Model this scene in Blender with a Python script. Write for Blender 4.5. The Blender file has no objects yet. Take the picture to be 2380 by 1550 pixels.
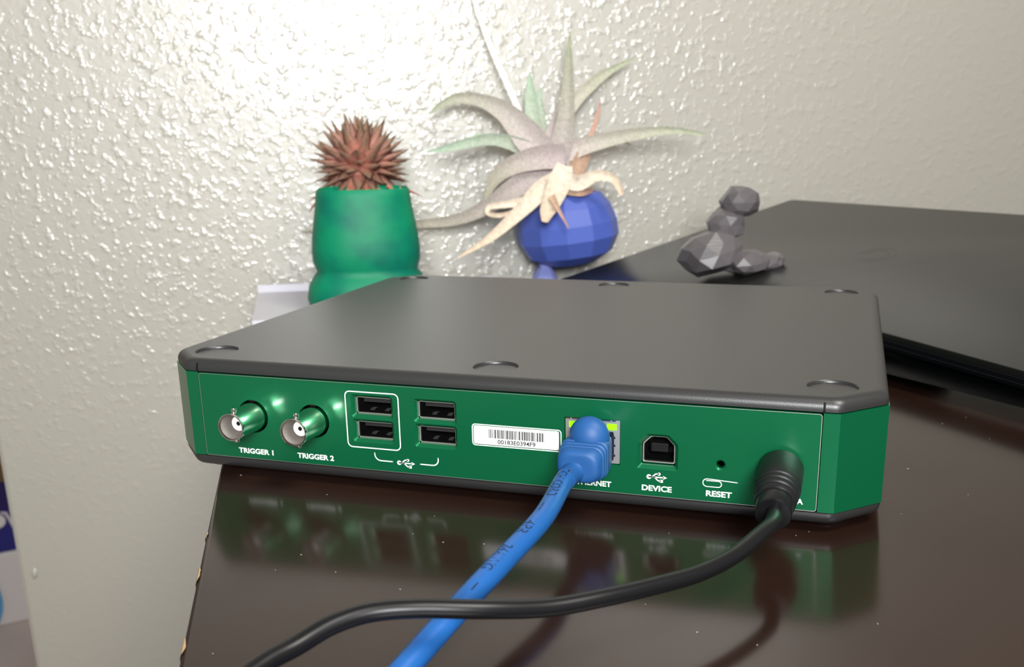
import bpy, bmesh, math, random
from math import sin, cos, pi, radians, sqrt
from mathutils import Vector, Matrix, noise

random.seed(7)
scene = bpy.context.scene
COL = scene.collection
ZF = 747.0      # millimetres from the floor to the lower edge of the green front panel

# ------------------------------------------------------------------ camera
RGT = Vector((0.953424, 0.301192, -0.016315))
DWN = Vector((0.070879, -0.276287, -0.958458))
FWD = Vector((-0.293188, 0.912660, -0.284767))
CP = Vector((223.345, -295.238, 114.839))
FPX, CX, CY = 2322.88, 1226.007, 974.181

def V(x, y, z):
    return Vector((x, y, z + ZF)) / 1000.0

cam_d = bpy.data.cameras.new('camera')
cam = bpy.data.objects.new('camera', cam_d)
COL.objects.link(cam)
rot = Matrix((RGT, -DWN, -FWD)).transposed()
cam.matrix_world = Matrix.Translation(V(*CP)) @ rot.to_4x4()
cam_d.sensor_fit = 'HORIZONTAL'
cam_d.sensor_width = 36.0
cam_d.lens = FPX / 2380 * 36
cam_d.shift_x = (1190 - CX) / 2380
cam_d.shift_y = (CY - 775) / 2380
cam_d.clip_start = 0.01
cam_d.clip_end = 50
cam_d.dof.use_dof = True
cam_d.dof.focus_distance = 0.320
cam_d.dof.aperture_fstop = 22
scene.camera = cam

# ------------------------------------------------------------------ light
scene.view_settings.view_transform = 'Standard'
scene.view_settings.look = 'None'
scene.view_settings.gamma = 1
scene.view_settings.exposure = 0.0
scene.view_settings.use_curve_mapping = False

world = bpy.data.worlds.new('room_light')
scene.world = world
world.use_nodes = True
bg = world.node_tree.nodes['Background']
bg.inputs[0].default_value = (1.0, 0.97, 0.92, 1)
bg.inputs[1].default_value = 0.24

def area(name, loc, target, sx, sy, power, color, spread=180):
    d = bpy.data.lights.new(name, 'AREA')
    d.shape = 'RECTANGLE'
    d.size, d.size_y = sx, sy
    d.energy = power
    d.color = color
    d.spread = radians(spread)
    o = bpy.data.objects.new(name, d)
    COL.objects.link(o)
    o.location = loc
    o.rotation_euler = (Vector(target) - Vector(loc)).to_track_quat('-Z', 'Y').to_euler()
    return o

area('room_lamp', V(440, -862, 385), V(-136, 402, 207), 0.32, 0.28, 4.1, (0.98, 0.99, 1.0), 80)
area('ceiling_lamp', V(780, -330, 1150), V(100, 200, 0), 0.5, 0.5, 15.5, (1.0, 0.95, 0.88))

# ------------------------------------------------------------------ pixel helpers (photo frame 2380 x 1550)
def ray(u, v):
    return RGT * ((u - CX) / FPX) + DWN * ((v - CY) / FPX) + FWD

def at(u, v, d):                  # point at depth d (mm) along the camera axis
    return CP + ray(u, v) * d

def onplane(u, v, n, o):
    r = ray(u, v); n = Vector(n)
    return CP + r * ((Vector(o) - CP).dot(n) / r.dot(n))

def onz(u, v, z):
    return onplane(u, v, (0, 0, 1), (0, 0, z))

def depth(p):
    return (Vector(p) - CP).dot(FWD)

# ------------------------------------------------------------------ materials
MATS = {}
def mat(name, color, rough=0.5, metal=0.0, coat=0.0, coat_rough=0.1, spec=0.5, emit=None, strength=1.0):
    m = bpy.data.materials.new(name)
    m.use_nodes = True
    b = m.node_tree.nodes['Principled BSDF']
    b.inputs['Base Color'].default_value = (*color, 1)
    b.inputs['Roughness'].default_value = rough
    b.inputs['Metallic'].default_value = metal
    b.inputs['Coat Weight'].default_value = coat
    b.inputs['Coat Roughness'].default_value = coat_rough
    b.inputs['Specular IOR Level'].default_value = spec
    if emit:
        b.inputs['Emission Color'].default_value = (*emit, 1)
        b.inputs['Emission Strength'].default_value = strength
    MATS[name] = m
    return m

def nodes(m):
    nt = m.node_tree
    return nt, nt.nodes, nt.links, nt.nodes['Principled BSDF']

def add_bump(m, scale, dist, strength=1.0, detail=2.0, coord='Object', stretch=(1, 1, 1), rough=0.5):
    nt, ns, lk, b = nodes(m)
    tc = ns.new('ShaderNodeTexCoord'); mp = ns.new('ShaderNodeMapping')
    mp.inputs['Scale'].default_value = stretch
    tx = ns.new('ShaderNodeTexNoise'); tx.inputs['Scale'].default_value = scale
    tx.inputs['Detail'].default_value = detail; tx.inputs['Roughness'].default_value = rough
    bp = ns.new('ShaderNodeBump'); bp.inputs['Distance'].default_value = dist
    bp.inputs['Strength'].default_value = strength
    lk.new(tc.outputs[coord], mp.inputs[0]); lk.new(mp.outputs[0], tx.inputs['Vector'])
    lk.new(tx.outputs['Fac'], bp.inputs['Height']); lk.new(bp.outputs[0], b.inputs['Normal'])
    return tx, mp, bp

def add_mottle(m, scale, c0, c1, lo=0.35, hi=0.65, detail=4.0, coord='Object'):
    nt, ns, lk, b = nodes(m)
    tc = ns.new('ShaderNodeTexCoord')
    tx = ns.new('ShaderNodeTexNoise'); tx.inputs['Scale'].default_value = scale
    tx.inputs['Detail'].default_value = detail
    rp = ns.new('ShaderNodeValToRGB')
    rp.color_ramp.elements[0].position = lo; rp.color_ramp.elements[0].color = (*c0, 1)
    rp.color_ramp.elements[1].position = hi; rp.color_ramp.elements[1].color = (*c1, 1)
    lk.new(tc.outputs[coord], tx.inputs['Vector']); lk.new(tx.outputs['Fac'], rp.inputs[0])
    lk.new(rp.outputs[0], b.inputs['Base Color'])

# painted, orange-peel textured wall
m = mat('wall_paint', (0.40, 0.384, 0.332), rough=0.40, spec=0.85, coat=1.0, coat_rough=0.16)
nt, ns, lk, b = nodes(m)
tc = ns.new('ShaderNodeTexCoord')
n1 = ns.new('ShaderNodeTexNoise'); n1.inputs['Scale'].default_value = 170; n1.inputs['Detail'].default_value = 2.5
n2 = ns.new('ShaderNodeTexNoise'); n2.inputs['Scale'].default_value = 260; n2.inputs['Detail'].default_value = 1.5
r1 = ns.new('ShaderNodeMapRange'); r1.inputs[1].default_value = 0.48; r1.inputs[2].default_value = 0.74
r1.interpolation_type = 'SMOOTHSTEP'
mx = ns.new('ShaderNodeMath'); mx.operation = 'MULTIPLY_ADD'; mx.inputs[1].default_value = 0.35
bp = ns.new('ShaderNodeBump'); bp.inputs['Distance'].default_value = 0.00055; bp.inputs['Strength'].default_value = 0.8
lk.new(tc.outputs['Object'], n1.inputs['Vector']); lk.new(tc.outputs['Object'], n2.inputs['Vector'])
lk.new(n1.outputs['Fac'], r1.inputs[0]); lk.new(n2.outputs['Fac'], mx.inputs[0]); lk.new(r1.outputs[0], mx.inputs[2])
sz = ns.new('ShaderNodeSeparateXYZ'); lk.new(tc.outputs['Object'], sz.inputs[0])
rz = ns.new('ShaderNodeMapRange'); rz.interpolation_type = 'SMOOTHSTEP'
rz.inputs[1].default_value = 0.52; rz.inputs[2].default_value = 0.80; rz.inputs[3].default_value = 0.22; rz.inputs[4].default_value = 0.85
rx = ns.new('ShaderNodeMapRange'); rx.interpolation_type = 'SMOOTHSTEP'
rx.inputs[1].default_value = 0.38; rx.inputs[2].default_value = 0.72; rx.inputs[3].default_value = 1.0; rx.inputs[4].default_value = 0.38
ml = ns.new('ShaderNodeMath'); ml.operation = 'MULTIPLY'
lk.new(sz.outputs[0], rx.inputs[0]); lk.new(rx.outputs[0], ml.inputs[0]); lk.new(rz.outputs[0], ml.inputs[1])
lk.new(sz.outputs[2], rz.inputs[0]); lk.new(ml.outputs[0], bp.inputs['Strength'])
lk.new(mx.outputs[0], bp.inputs['Height']); lk.new(bp.outputs[0], b.inputs['Normal']); lk.new(bp.outputs[0], b.inputs['Coat Normal'])

m = mat('desk_lacquer', (0.016, 0.0085, 0.006), rough=0.16, spec=0.55)
add_mottle(m, 9, (0.016, 0.0070, 0.0048), (0.025, 0.0125, 0.0092))
mat('chipboard', (0.42, 0.29, 0.16), rough=0.8)
m = mat('floor_tile', (0.70, 0.59, 0.53), rough=0.5); add_mottle(m, 6, (0.66, 0.55, 0.50), (0.76, 0.65, 0.59))

m = mat('black_plastic', (0.022, 0.022, 0.022), rough=0.38, spec=0.7)
add_bump(m, 2600, 0.00006, 0.5)
mat('black_void', (0.003, 0.003, 0.003), rough=0.6, spec=0.2)
m = mat('black_rubber', (0.010, 0.010, 0.011), rough=0.40, spec=0.3); add_bump(m, 1500, 0.00004, 0.4)
mat('cord_black', (0.006, 0.006, 0.007), rough=0.33, spec=0.35)
m = mat('green_anodised', (0.0, 0.155, 0.056), rough=0.36, metal=0.55, coat=0.6, coat_rough=0.15)
add_bump(m, 3000, 0.00003, 0.3)
mat('chrome', (0.80, 0.77, 0.72), rough=0.10, metal=1.0)
mat('tin_shell', (0.74, 0.72, 0.68), rough=0.42, metal=1.0)
mat('nickel_dull', (0.42, 0.39, 0.36), rough=0.42, metal=0.7)
mat('white_insulator', (0.86, 0.85, 0.80), rough=0.4)
mat('print_white', (0.78, 0.84, 0.80), rough=0.5)
mat('sticker_white', (0.86, 0.86, 0.85), rough=0.4)
mat('ink_dark', (0.012, 0.011, 0.011), rough=0.6)
mat('led_green', (0.2, 0.9, 0.0), rough=0.4, emit=(0.22, 1.0, 0.0), strength=1.0)
mat('port_blue_black', (0.01, 0.015, 0.03), rough=0.4)
m = mat('cable_blue', (0.011, 0.100, 0.34), rough=0.40, spec=0.45); add_bump(m, 260, 0.0004, 0.35)
m = mat('boot_blue', (0.012, 0.080, 0.25), rough=0.5, spec=0.4)
mat('cable_ink', (0.006, 0.02, 0.06), rough=0.6)

m = mat('green_glaze', (0.0, 0.27, 0.13), rough=0.5, spec=0.25)
add_mottle(m, 42, (0.0, 0.135, 0.085), (0.0, 0.20, 0.095), 0.36, 0.58)
mat('soil', (0.05, 0.022, 0.012), rough=0.9)
m = mat('pot_blue', (0.066, 0.108, 0.42), rough=0.42, spec=0.4)
add_bump(m, 30, 0.0004, 0.25, stretch=(1, 1, 60))
mat('pot_blue_lit', (0.20, 0.23, 0.52), rough=0.45)  # paler copy of the pot blue, with light on the feet put into the colour
m = mat('stone_grey', (0.11, 0.10, 0.105), rough=0.34, spec=0.55)
add_bump(m, 40, 0.0003, 0.25, stretch=(1, 1, 40))
m = mat('laptop_black', (0.012, 0.012, 0.011), rough=0.30, spec=0.42)
add_bump(m, 2200, 0.00004, 0.4)
mat('laptop_edge', (0.006, 0.006, 0.008), rough=0.35, spec=0.4)
mat('laptop_trim', (0.05, 0.05, 0.055), rough=0.3, metal=0.6)
mat('emblem_dark', (0.035, 0.035, 0.036), rough=0.22, metal=0.5)
mat('package_white', (0.88, 0.83, 0.82), rough=0.45)
mat('package_navy', (0.016, 0.016, 0.22), rough=0.45)
mat('package_sky', (0.10, 0.42, 0.75), rough=0.45)
m = mat('cabinet_wood', (0.26, 0.14, 0.06), rough=0.5)
add_mottle(m, 12, (0.20, 0.10, 0.04), (0.32, 0.18, 0.08))
mat('lint', (0.8, 0.78, 0.74), rough=0.8)

def leaf_mat(name, base, tip, rough=0.5, speckle=None, axis_len=1.0):
    """colour runs along the leaf (UV x = distance from base)"""
    m = mat(name, base, rough=rough, spec=0.35)
    nt, ns, lk, b = nodes(m)
    uv = ns.new('ShaderNodeUVMap'); sp = ns.new('ShaderNodeSeparateXYZ')
    rp = ns.new('ShaderNodeValToRGB')
    rp.color_ramp.elements[0].color = (*base, 1); rp.color_ramp.elements[0].position = 0.1
    rp.color_ramp.elements[1].color = (*tip, 1); rp.color_ramp.elements[1].position = 0.95
    lk.new(uv.outputs[0], sp.inputs[0]); lk.new(sp.outputs[0], rp.inputs[0])
    tc = ns.new('ShaderNodeTexCoord')
    tx = ns.new('ShaderNodeTexNoise'); tx.inputs['Scale'].default_value = speckle or 400
    tx.inputs['Detail'].default_value = 3
    oi = ns.new('ShaderNodeObjectInfo')
    ad = ns.new('ShaderNodeMath'); ad.operation = 'MULTIPLY_ADD'; ad.inputs[1].default_value = 0.9
    mr = ns.new('ShaderNodeMapRange'); mr.inputs[1].default_value = 0.3; mr.inputs[2].default_value = 0.75
    mr.inputs[3].default_value = 0.78; mr.inputs[4].default_value = 1.1
    m2 = ns.new('ShaderNodeMath'); m2.operation = 'MULTIPLY_ADD'; m2.inputs[1].default_value = 0.4; m2.inputs[2].default_value = 0.8
    m3 = ns.new('ShaderNodeMath'); m3.operation = 'MULTIPLY'
    mix = ns.new('ShaderNodeMix'); mix.data_type = 'RGBA'; mix.blend_type = 'MULTIPLY'
    mix.inputs[0].default_value = 1.0
    lk.new(tc.outputs['Object'], tx.inputs['Vector']); lk.new(tx.outputs['Fac'], mr.inputs[0])
    lk.new(oi.outputs['Random'], m2.inputs[0]); lk.new(mr.outputs[0], m3.inputs[0]); lk.new(m2.outputs[0], m3.inputs[1])
    cb = ns.new('ShaderNodeCombineColor')
    for i in range(3): lk.new(m3.outputs[0], cb.inputs[i])
    lk.new(rp.outputs[0], mix.inputs[6]); lk.new(cb.outputs[0], mix.inputs[7])
    lk.new(mix.outputs[2], b.inputs['Base Color'])
    return m
leaf_mat('leaf_silver', (0.50, 0.43, 0.41), (0.33, 0.36, 0.24), 0.55, 500)
leaf_mat('leaf_mint', (0.44, 0.47, 0.38), (0.36, 0.48, 0.35), 0.55, 500)
leaf_mat('leaf_mauve', (0.44, 0.37, 0.36), (0.42, 0.40, 0.30), 0.55, 500)
leaf_mat('leaf_dry', (0.90, 0.80, 0.66), (0.74, 0.58, 0.42), 0.6, 300)
leaf_mat('leaf_tan', (0.52, 0.36, 0.24), (0.40, 0.22, 0.18), 0.6, 300)
leaf_mat('leaf_white', (0.85, 0.83, 0.74), (0.85, 0.83, 0.76), 0.6, 300)
leaf_mat('rosette_leaf', (0.40, 0.16, 0.12), (0.19, 0.145, 0.09), 0.5, 500)
leaf_mat('rosette_old', (0.50, 0.21, 0.14), (0.34, 0.10, 0.08), 0.6, 400)

# ------------------------------------------------------------------ mesh builder (millimetres in, metres out)
ORG = {}
def rootof(o):
    while o.parent: o = o.parent
    return o

def empty(name, base, label, cat, group=None):
    o = bpy.data.objects.new(name, None)
    COL.objects.link(o)
    o.empty_display_size = 0.01
    o.location = V(*base)
    ORG[o.name] = Vector(base)
    o['label'] = label; o['category'] = cat
    if group: o['group'] = group
    return o

class MB:
    def __init__(self):
        self.v = []; self.f = []; self.uv = {}
    def add(self, vs, fs):
        n = len(self.v)
        self.v += [Vector(q) for q in vs]
        self.f += [[i + n for i in f] for f in fs]
        return n
    def box(self, a, b):
        x0, y0, z0 = a; x1, y1, z1 = b
        self.add([(x0,y0,z0),(x1,y0,z0),(x1,y1,z0),(x0,y1,z0),(x0,y0,z1),(x1,y0,z1),(x1,y1,z1),(x0,y1,z1)],
                 [(3,2,1,0),(4,5,6,7),(0,1,5,4),(1,2,6,5),(2,3,7,6),(3,0,4,7)])
    def obox(self, c, ax, ay, az):          # centre and three half-axes
        c, ax, ay, az = Vector(c), Vector(ax), Vector(ay), Vector(az)
        vs = [c + ax*i + ay*j + az*k for k in (-1, 1) for (i, j) in ((-1,-1),(1,-1),(1,1),(-1,1))]
        self.add(vs, [(3,2,1,0),(4,5,6,7),(0,1,5,4),(1,2,6,5),(2,3,7,6),(3,0,4,7)])
    def loft(self, loops, cap0=True, cap1=True, closed=True):
        n = len(loops[0]); base = len(self.v)
        for L in loops: self.v += [Vector(q) for q in L]
        for i in range(len(loops) - 1):
            for j in range(n if closed else n - 1):
                k = (j + 1) % n
                self.f.append([base + i*n + j, base + i*n + k, base + (i+1)*n + k, base + (i+1)*n + j])
        if cap0: self.f.append([base + j for j in reversed(range(n))])
        if cap1: self.f.append([base + (len(loops)-1)*n + j for j in range(n)])
        return base
    def lathe(self, prof, c=(0,0,0), axis='Z', n=32, cap0=True, cap1=True, rot=0.0):
        c = Vector(c); loops = []
        for r, h in prof:
            L = []
            for j in range(n):
                a = 2*pi*j/n + rot
                if axis == 'Z': q = Vector((r*cos(a), r*sin(a), h))
                else: q = Vector((r*cos(a), h, -r*sin(a)))          # axis along y
                L.append(c + q)
            loops.append(L)
        self.loft(loops, cap0, cap1)
    def tube(self, path, rad, n=16, caps=True, up=Vector((0, 0, 1))):
        rr = rad if isinstance(rad, (list, tuple)) else [rad]*len(path)
        loops = []; N = None
        for i, q in enumerate(path):
            t = (path[min(i+1, len(path)-1)] - path[max(i-1, 0)]).normalized()
            if N is None:
                N = (up - t*up.dot(t)).normalized()
            else:
                N = (N - t*N.dot(t)).normalized()
            B = t.cross(N)
            loops.append([q + (N*cos(2*pi*j/n) + B*sin(2*pi*j/n))*rr[i] for j in range(n)])
        self.loft(loops, caps, caps)
    def build(self, name, matname, parent=None, base=None, smooth=None, kind=None, label=None, cat=None, group=None, bevel=None):
        if parent is not None: org = ORG[rootof(parent).name]
        else: org = Vector(base)
        me = bpy.data.meshes.new(name)
        me.from_pydata([(q - org)/1000.0 for q in self.v], [], self.f)
        me.update()
        if self.uv:
            ul = me.uv_layers.new(name='UVMap')
            for l in me.loops: ul.data[l.index].uv = self.uv.get(l.vertex_index, (0, 0))
        bm = bmesh.new(); bm.from_mesh(me)
        bmesh.ops.recalc_face_normals(bm, faces=bm.faces)
        if bevel:
            es = [e for e in bm.edges if len(e.link_faces) == 2 and e.calc_face_angle(0) > 0.6]
            bmesh.ops.bevel(bm, geom=es, offset=bevel/1000.0, segments=2, affect='EDGES', profile=0.5)
        bm.to_mesh(me); bm.free()
        if smooth is not None:
            for p_ in me.polygons: p_.use_smooth = True
            try: me.set_sharp_from_angle(angle=radians(smooth))
            except Exception: pass
        me.materials.append(MATS[matname])
        o = bpy.data.objects.new(name, me)
        COL.objects.link(o)
        if parent is not None: o.parent = parent
        else:
            o.location = V(*org); ORG[o.name] = org
        if kind: o['kind'] = kind
        if label: o['label'] = label
        if cat: o['category'] = cat
        if group: o['group'] = group
        return o

def catmull(pts, per=10):
    pts = [Vector(q) for q in pts]
    P = [pts[0]*2 - pts[1]] + pts + [pts[-1]*2 - pts[-2]]
    out = []
    for i in range(1, len(P) - 2):
        for k in range(per):
            t = k/per
            a, b_, c, d = P[i-1], P[i], P[i+1], P[i+2]
            out.append(0.5*((2*b_) + (c - a)*t + (2*a - 5*b_ + 4*c - d)*t*t + (3*b_ - a - 3*c + d)*t**3))
    out.append(pts[-1])
    return out

def lerp_list(vals, n):
    out = []
    for i in range(n):
        t = i/(n - 1)*(len(vals) - 1)
        k = min(int(t), len(vals) - 2)
        out.append(vals[k] + (vals[k+1] - vals[k])*(t - k))
    return out

def rrect(x0, z0, x1, z1, r, n=5):
    out = []
    for cx_, cz_, a0 in ((x1-r, z0+r, -90), (x1-r, z1-r, 0), (x0+r, z1-r, 90), (x0+r, z0+r, 180)):
        for k in range(n + 1):
            a = radians(a0 + 90*k/n)
            out.append((cx_ + r*cos(a), cz_ + r*sin(a)))
    return out

def circ(cx_, cz_, r, n=32):
    return [(cx_ + r*cos(2*pi*k/n), cz_ + r*sin(2*pi*k/n)) for k in range(n)]

def inset_poly(poly, d):
    """offset of a convex counter-clockwise polygon"""
    n = len(poly); out = []
    for i in range(n):
        a, b_, c = (Vector(poly[i-1]), Vector(poly[i]), Vector(poly[(i+1) % n]))
        e1 = (b_ - a).normalized(); e2 = (c - b_).normalized()
        n1 = Vector((-e1.y, e1.x)); n2 = Vector((-e2.y, e2.x))
        bis = n1 + n2
        out.append(tuple(b_ + bis*(d/(1 + n1.dot(n2)))))
    return out

def holed(mb, outer, holes, f3):
    """flat face with holes; f3 maps the 2-D point to 3-D"""
    bm = bmesh.new()
    es = []
    for L in [outer] + holes:
        vs = [bm.verts.new((q[0], q[1], 0)) for q in L]
        for i in range(len(vs)): es.append(bm.edges.new((vs[i], vs[(i+1) % len(vs)])))
    bmesh.ops.triangle_fill(bm, use_beauty=True, edges=es)
    bm.verts.ensure_lookup_table(); bm.verts.index_update()
    mb.add([f3(v.co.x, v.co.y) for v in bm.verts], [[v.index for v in f.verts] for f in bm.faces])
    bm.free()

def stroke(mb, pts, w, f3, closed=False, thick=0.0):
    """flat line of width w through 2-D points with round-ish joints"""
    P = [Vector(q) for q in pts]; n = len(P)
    L = []; Rr = []
    for i in range(n):
        if closed: a, c = P[i-1], P[(i+1) % n]
        else: a, c = P[max(i-1, 0)], P[min(i+1, n-1)]
        b_ = P[i]
        e1 = (b_ - a).normalized() if (b_ - a).length > 1e-6 else (c - b_).normalized()
        e2 = (c - b_).normalized() if (c - b_).length > 1e-6 else e1
        n1 = Vector((-e1.y, e1.x)); n2 = Vector((-e2.y, e2.x))
        m_ = (n1 + n2)/(1 + max(n1.dot(n2), -0.5))
        L.append(b_ + m_*w/2); Rr.append(b_ - m_*w/2)
    vs = [f3(*q) for q in L] + [f3(*q) for q in Rr]
    fs = []
    for i in range(n if closed else n - 1):
        j = (i + 1) % n
        fs.append((i, j, n + j, n + i))
    mb.add(vs, fs)
    if not closed:
        for q in (P[0], P[-1]):
            mb.add([f3(q.x + w/2*cos(2*pi*k/12), q.y + w/2*sin(2*pi*k/12)) for k in range(12)], [list(range(12))])

def disc(mb, x, z, r, f3, n=20):
    mb.add([f3(x + r*cos(2*pi*k/n), z + r*sin(2*pi*k/n)) for k in range(n)], [list(range(n))])

def poly(mb, pts, f3):
    mb.add([f3(*q) for q in pts], [list(range(len(pts)))])

def text_mesh(txt, bold=0.0, res=4):
    cu = bpy.data.curves.new('text', 'FONT')
    cu.body = txt; cu.size = 1.0; cu.offset = bold; cu.resolution_u = res; cu.fill_mode = 'FRONT'
    o = bpy.data.objects.new('text', cu); COL.objects.link(o)
    dg = bpy.context.evaluated_depsgraph_get()
    me = bpy.data.meshes.new_from_object(o.evaluated_get(dg))
    vs = [(v.co.x, v.co.y) for v in me.vertices]; fs = [tuple(p_.vertices) for p_ in me.polygons]
    bpy.data.objects.remove(o); bpy.data.curves.remove(cu); bpy.data.meshes.remove(me)
    return vs, fs

def text_box(mb, txt, x0, x1, z0, z1, f3, bold=0.03):
    vs, fs = text_mesh(txt, bold)
    ax = min(q[0] for q in vs); bx = max(q[0] for q in vs)
    az = min(q[1] for q in vs); bz = max(q[1] for q in vs)
    mb.add([f3(x0 + (q[0]-ax)/(bx-ax)*(x1-x0), z0 + (q[1]-az)/(bz-az)*(z1-z0)) for q in vs], fs)

# ------------------------------------------------------------------ the setting
DZ = -7.0                                   # desk surface
WH = radians(26)
WD = Vector((cos(WH), sin(WH), 0)); WN = Vector((sin(WH), -cos(WH), 0))     # along the wall / out of the wall
WK = Vector((-202.5, 369.3, 0))             # a point on the wall surface
CORNER = onplane(33, 1275, WN, WK); CORNER.z = 0
def wallp(s, o, z): return CORNER + WD*s + WN*o + Vector((0, 0, z))

mb = MB()
q = [wallp(0,0,0), wallp(2200,0,0), wallp(2200,-110,0), wallp(0,-110,0)]
lo = [Vector((k.x, k.y, -ZF)) for k in q]; hi = [Vector((k.x, k.y, 1750)) for k in q]
mb.loft([lo, hi])
mb.build('wall_back', 'wall_paint', base=(CORNER.x, CORNER.y, -ZF), kind='structure', bevel=4,
         label='pale grey-beige glossy wall with orange-peel texture')
mb = MB(); mb.box((-3200, -1600, -ZF - 20), (2600, 3200, -ZF))
mb.build('floor', 'floor_tile', base=(0, 0, -ZF), kind='structure')

# nub of paint on the wall near its corner
mb = MB()
c = onplane(80, 1330, WN, WK)
mb.loft([[c + WD*(r*cos(a)) + Vector((0,0,1.7*r*sin(a) - k*1.5)) + WN*h for a in [2*pi*j/10 for j in range(10)]]
         for k, (r, h) in enumerate(((2.6, -0.3), (2.0, 0.8), (0.9, 1.5)))])
mb.build('trim_1', 'wall_paint', base=c, kind='structure', smooth=60)

# ------------------------------------------------------------------ desk
DL0 = onz(512, 1085, DZ); DL1 = onz(415, 1540, DZ)
DD = (DL1 - DL0).normalized()                         # along the left edge, towards the viewer
DB = onz(606, 688, DZ)                                # back left corner
DB = DL0 + DD*((DB - DL0).dot(DD))
DF = DB + DD*720
dr = WD
desk = empty('desk', (DB.x, DB.y, -ZF), 'dark brown lacquered desk with a chipped left edge', 'desk')
T = 24.0
pl = [DB, DF, DF + dr*1300, DB + dr*1300]
pl = [(k.x, k.y) for k in pl]
mb = MB()
R_ = 1.6
loops = []
for k in range(5):
    a = pi/2*k/4
    loops.append([(x, y, DZ - R_ + R_*sin(a)) for x, y in inset_poly(pl, R_ - R_*cos(a))])
loops = [[(x, y, DZ - T) for x, y in pl]] + loops
mb.loft(loops)
top = mb.build('desk_top', 'desk_lacquer', desk, smooth=50)
def deskp(s, t, z): k = DB + DD*s + dr*t; return Vector((k.x, k.y, z))
for t0 in (70, 1190):
    mb = MB()
    for (s0, s1, z0, z1) in ((60, 640, -ZF, DZ - T),):
        mb.loft([[deskp(s0, t0, z0), deskp(s1, t0, z0), deskp(s1, t0+22, z0), deskp(s0, t0+22, z0)],
                 [deskp(s0, t0, z1), deskp(s1, t0, z1), deskp(s1, t0+22, z1), deskp(s0, t0+22, z1)]])
    mb.build('side_panel', 'desk_lacquer', desk)
# places where the edge veneer has broken away
for (v0, v1, w) in ((1316, 1350, 0.5), (1482, 1520, 0.65), (1236, 1246, 0.3)):
    xa = lambda v: 512 + (415 - 512)*(v - 1085)/(1540 - 1085)
    mb = MB()
    n = 7; rng = random.Random(v0)
    A = onz(xa(v0), v0, DZ); B = onz(xa(v1), v1, DZ)
    s0 = (A - DB).dot(DD); s1 = (B - DB).dot(DD)
    L = []
    for i in range(n + 1):
        s = s0 + (s1 - s0)*i/n
        e = w*sin(pi*i/n)*rng.uniform(0.7, 1.2) + 0.05
        L.append((s, e))
    rows = [[deskp(s, -0.25 - 0.15*e, DZ - 4.5) for s, e in L], [deskp(s, -0.3, DZ - 1.2) for s, e in L],
            [deskp(s, 0.25, DZ + 0.05) for s, e in L], [deskp(s, 0.25 + e, DZ + 0.05) for s, e in L]]
    mb.loft(rows, False, False, closed=False)
    mb.build('edge_chip', 'chipboard', top, label='bare chipboard where the edge has broken away')

# ------------------------------------------------------------------ the green and black instrument
W, D, ZT, ZL, CH, SS = 225.0, 211.5, 31.23, 35.70, 13.9, 4.84
HX, HY, HR = 2.92, 15.7, 7.87
dev = empty('test_instrument', (W/2, D/2, DZ), 'flat green and black test instrument with cables plugged into its rear panel', 'instrument')
OCT = [(0, 0), (W, 0), (W + CH, CH), (W + CH, D - CH), (W, D), (0, D), (-CH, D - CH), (-CH, CH)]
FR = lambda x, z: Vector((x, -0.04, z))       # print on the panel

# chassis: the eight-sided green ring, open where the panel sits
mb = MB()
ring = [(W - SS, 0.15), (W, 0.15), (W + CH, CH), (W + CH, D - CH), (W, D), (0, D), (-CH, D - CH), (-CH, CH), (0, 0.15), (SS, 0.15)]
inn = inset_poly([(W, 0.15), (W + CH, CH), (W + CH, D - CH), (W, D), (0, D), (-CH, D - CH), (-CH, CH), (0, 0.15)], 1.6)
inn = [(W - SS, 1.75)] + inn + [(SS, 1.75)]
mb.loft([[(x, y, z) for x, y in ring] for z in (0, ZT)], False, False, closed=False)
mb.loft([[(x, y, z) for x, y in inn] for z in (0, ZT)], False, False, closed=False)
for z in (0, ZT):
    mb.loft([[(x, y, z) for x, y in ring], [(x, y, z) for x, y in inn]], False, False, closed=False)
for e in ((ring[0], inn[0]), (ring[-1], inn[-1])):
    mb.add([(e[0][0], e[0][1], 0), (e[1][0], e[1][1], 0), (e[1][0], e[1][1], ZT), (e[0][0], e[0][1], ZT)], [(0,1,2,3)])
mb.build('chassis', 'green_anodised', dev)
# bright worn edges of the right front corner
mb = MB()
mb.tube([Vector((W, 0.12, 0.1)), Vector((W, 0.12, ZT - 0.1))], 0.16, 8)
mb.build('corner_edge', 'print_white', dev, label='bright edge of the green corner') if False else None

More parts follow.
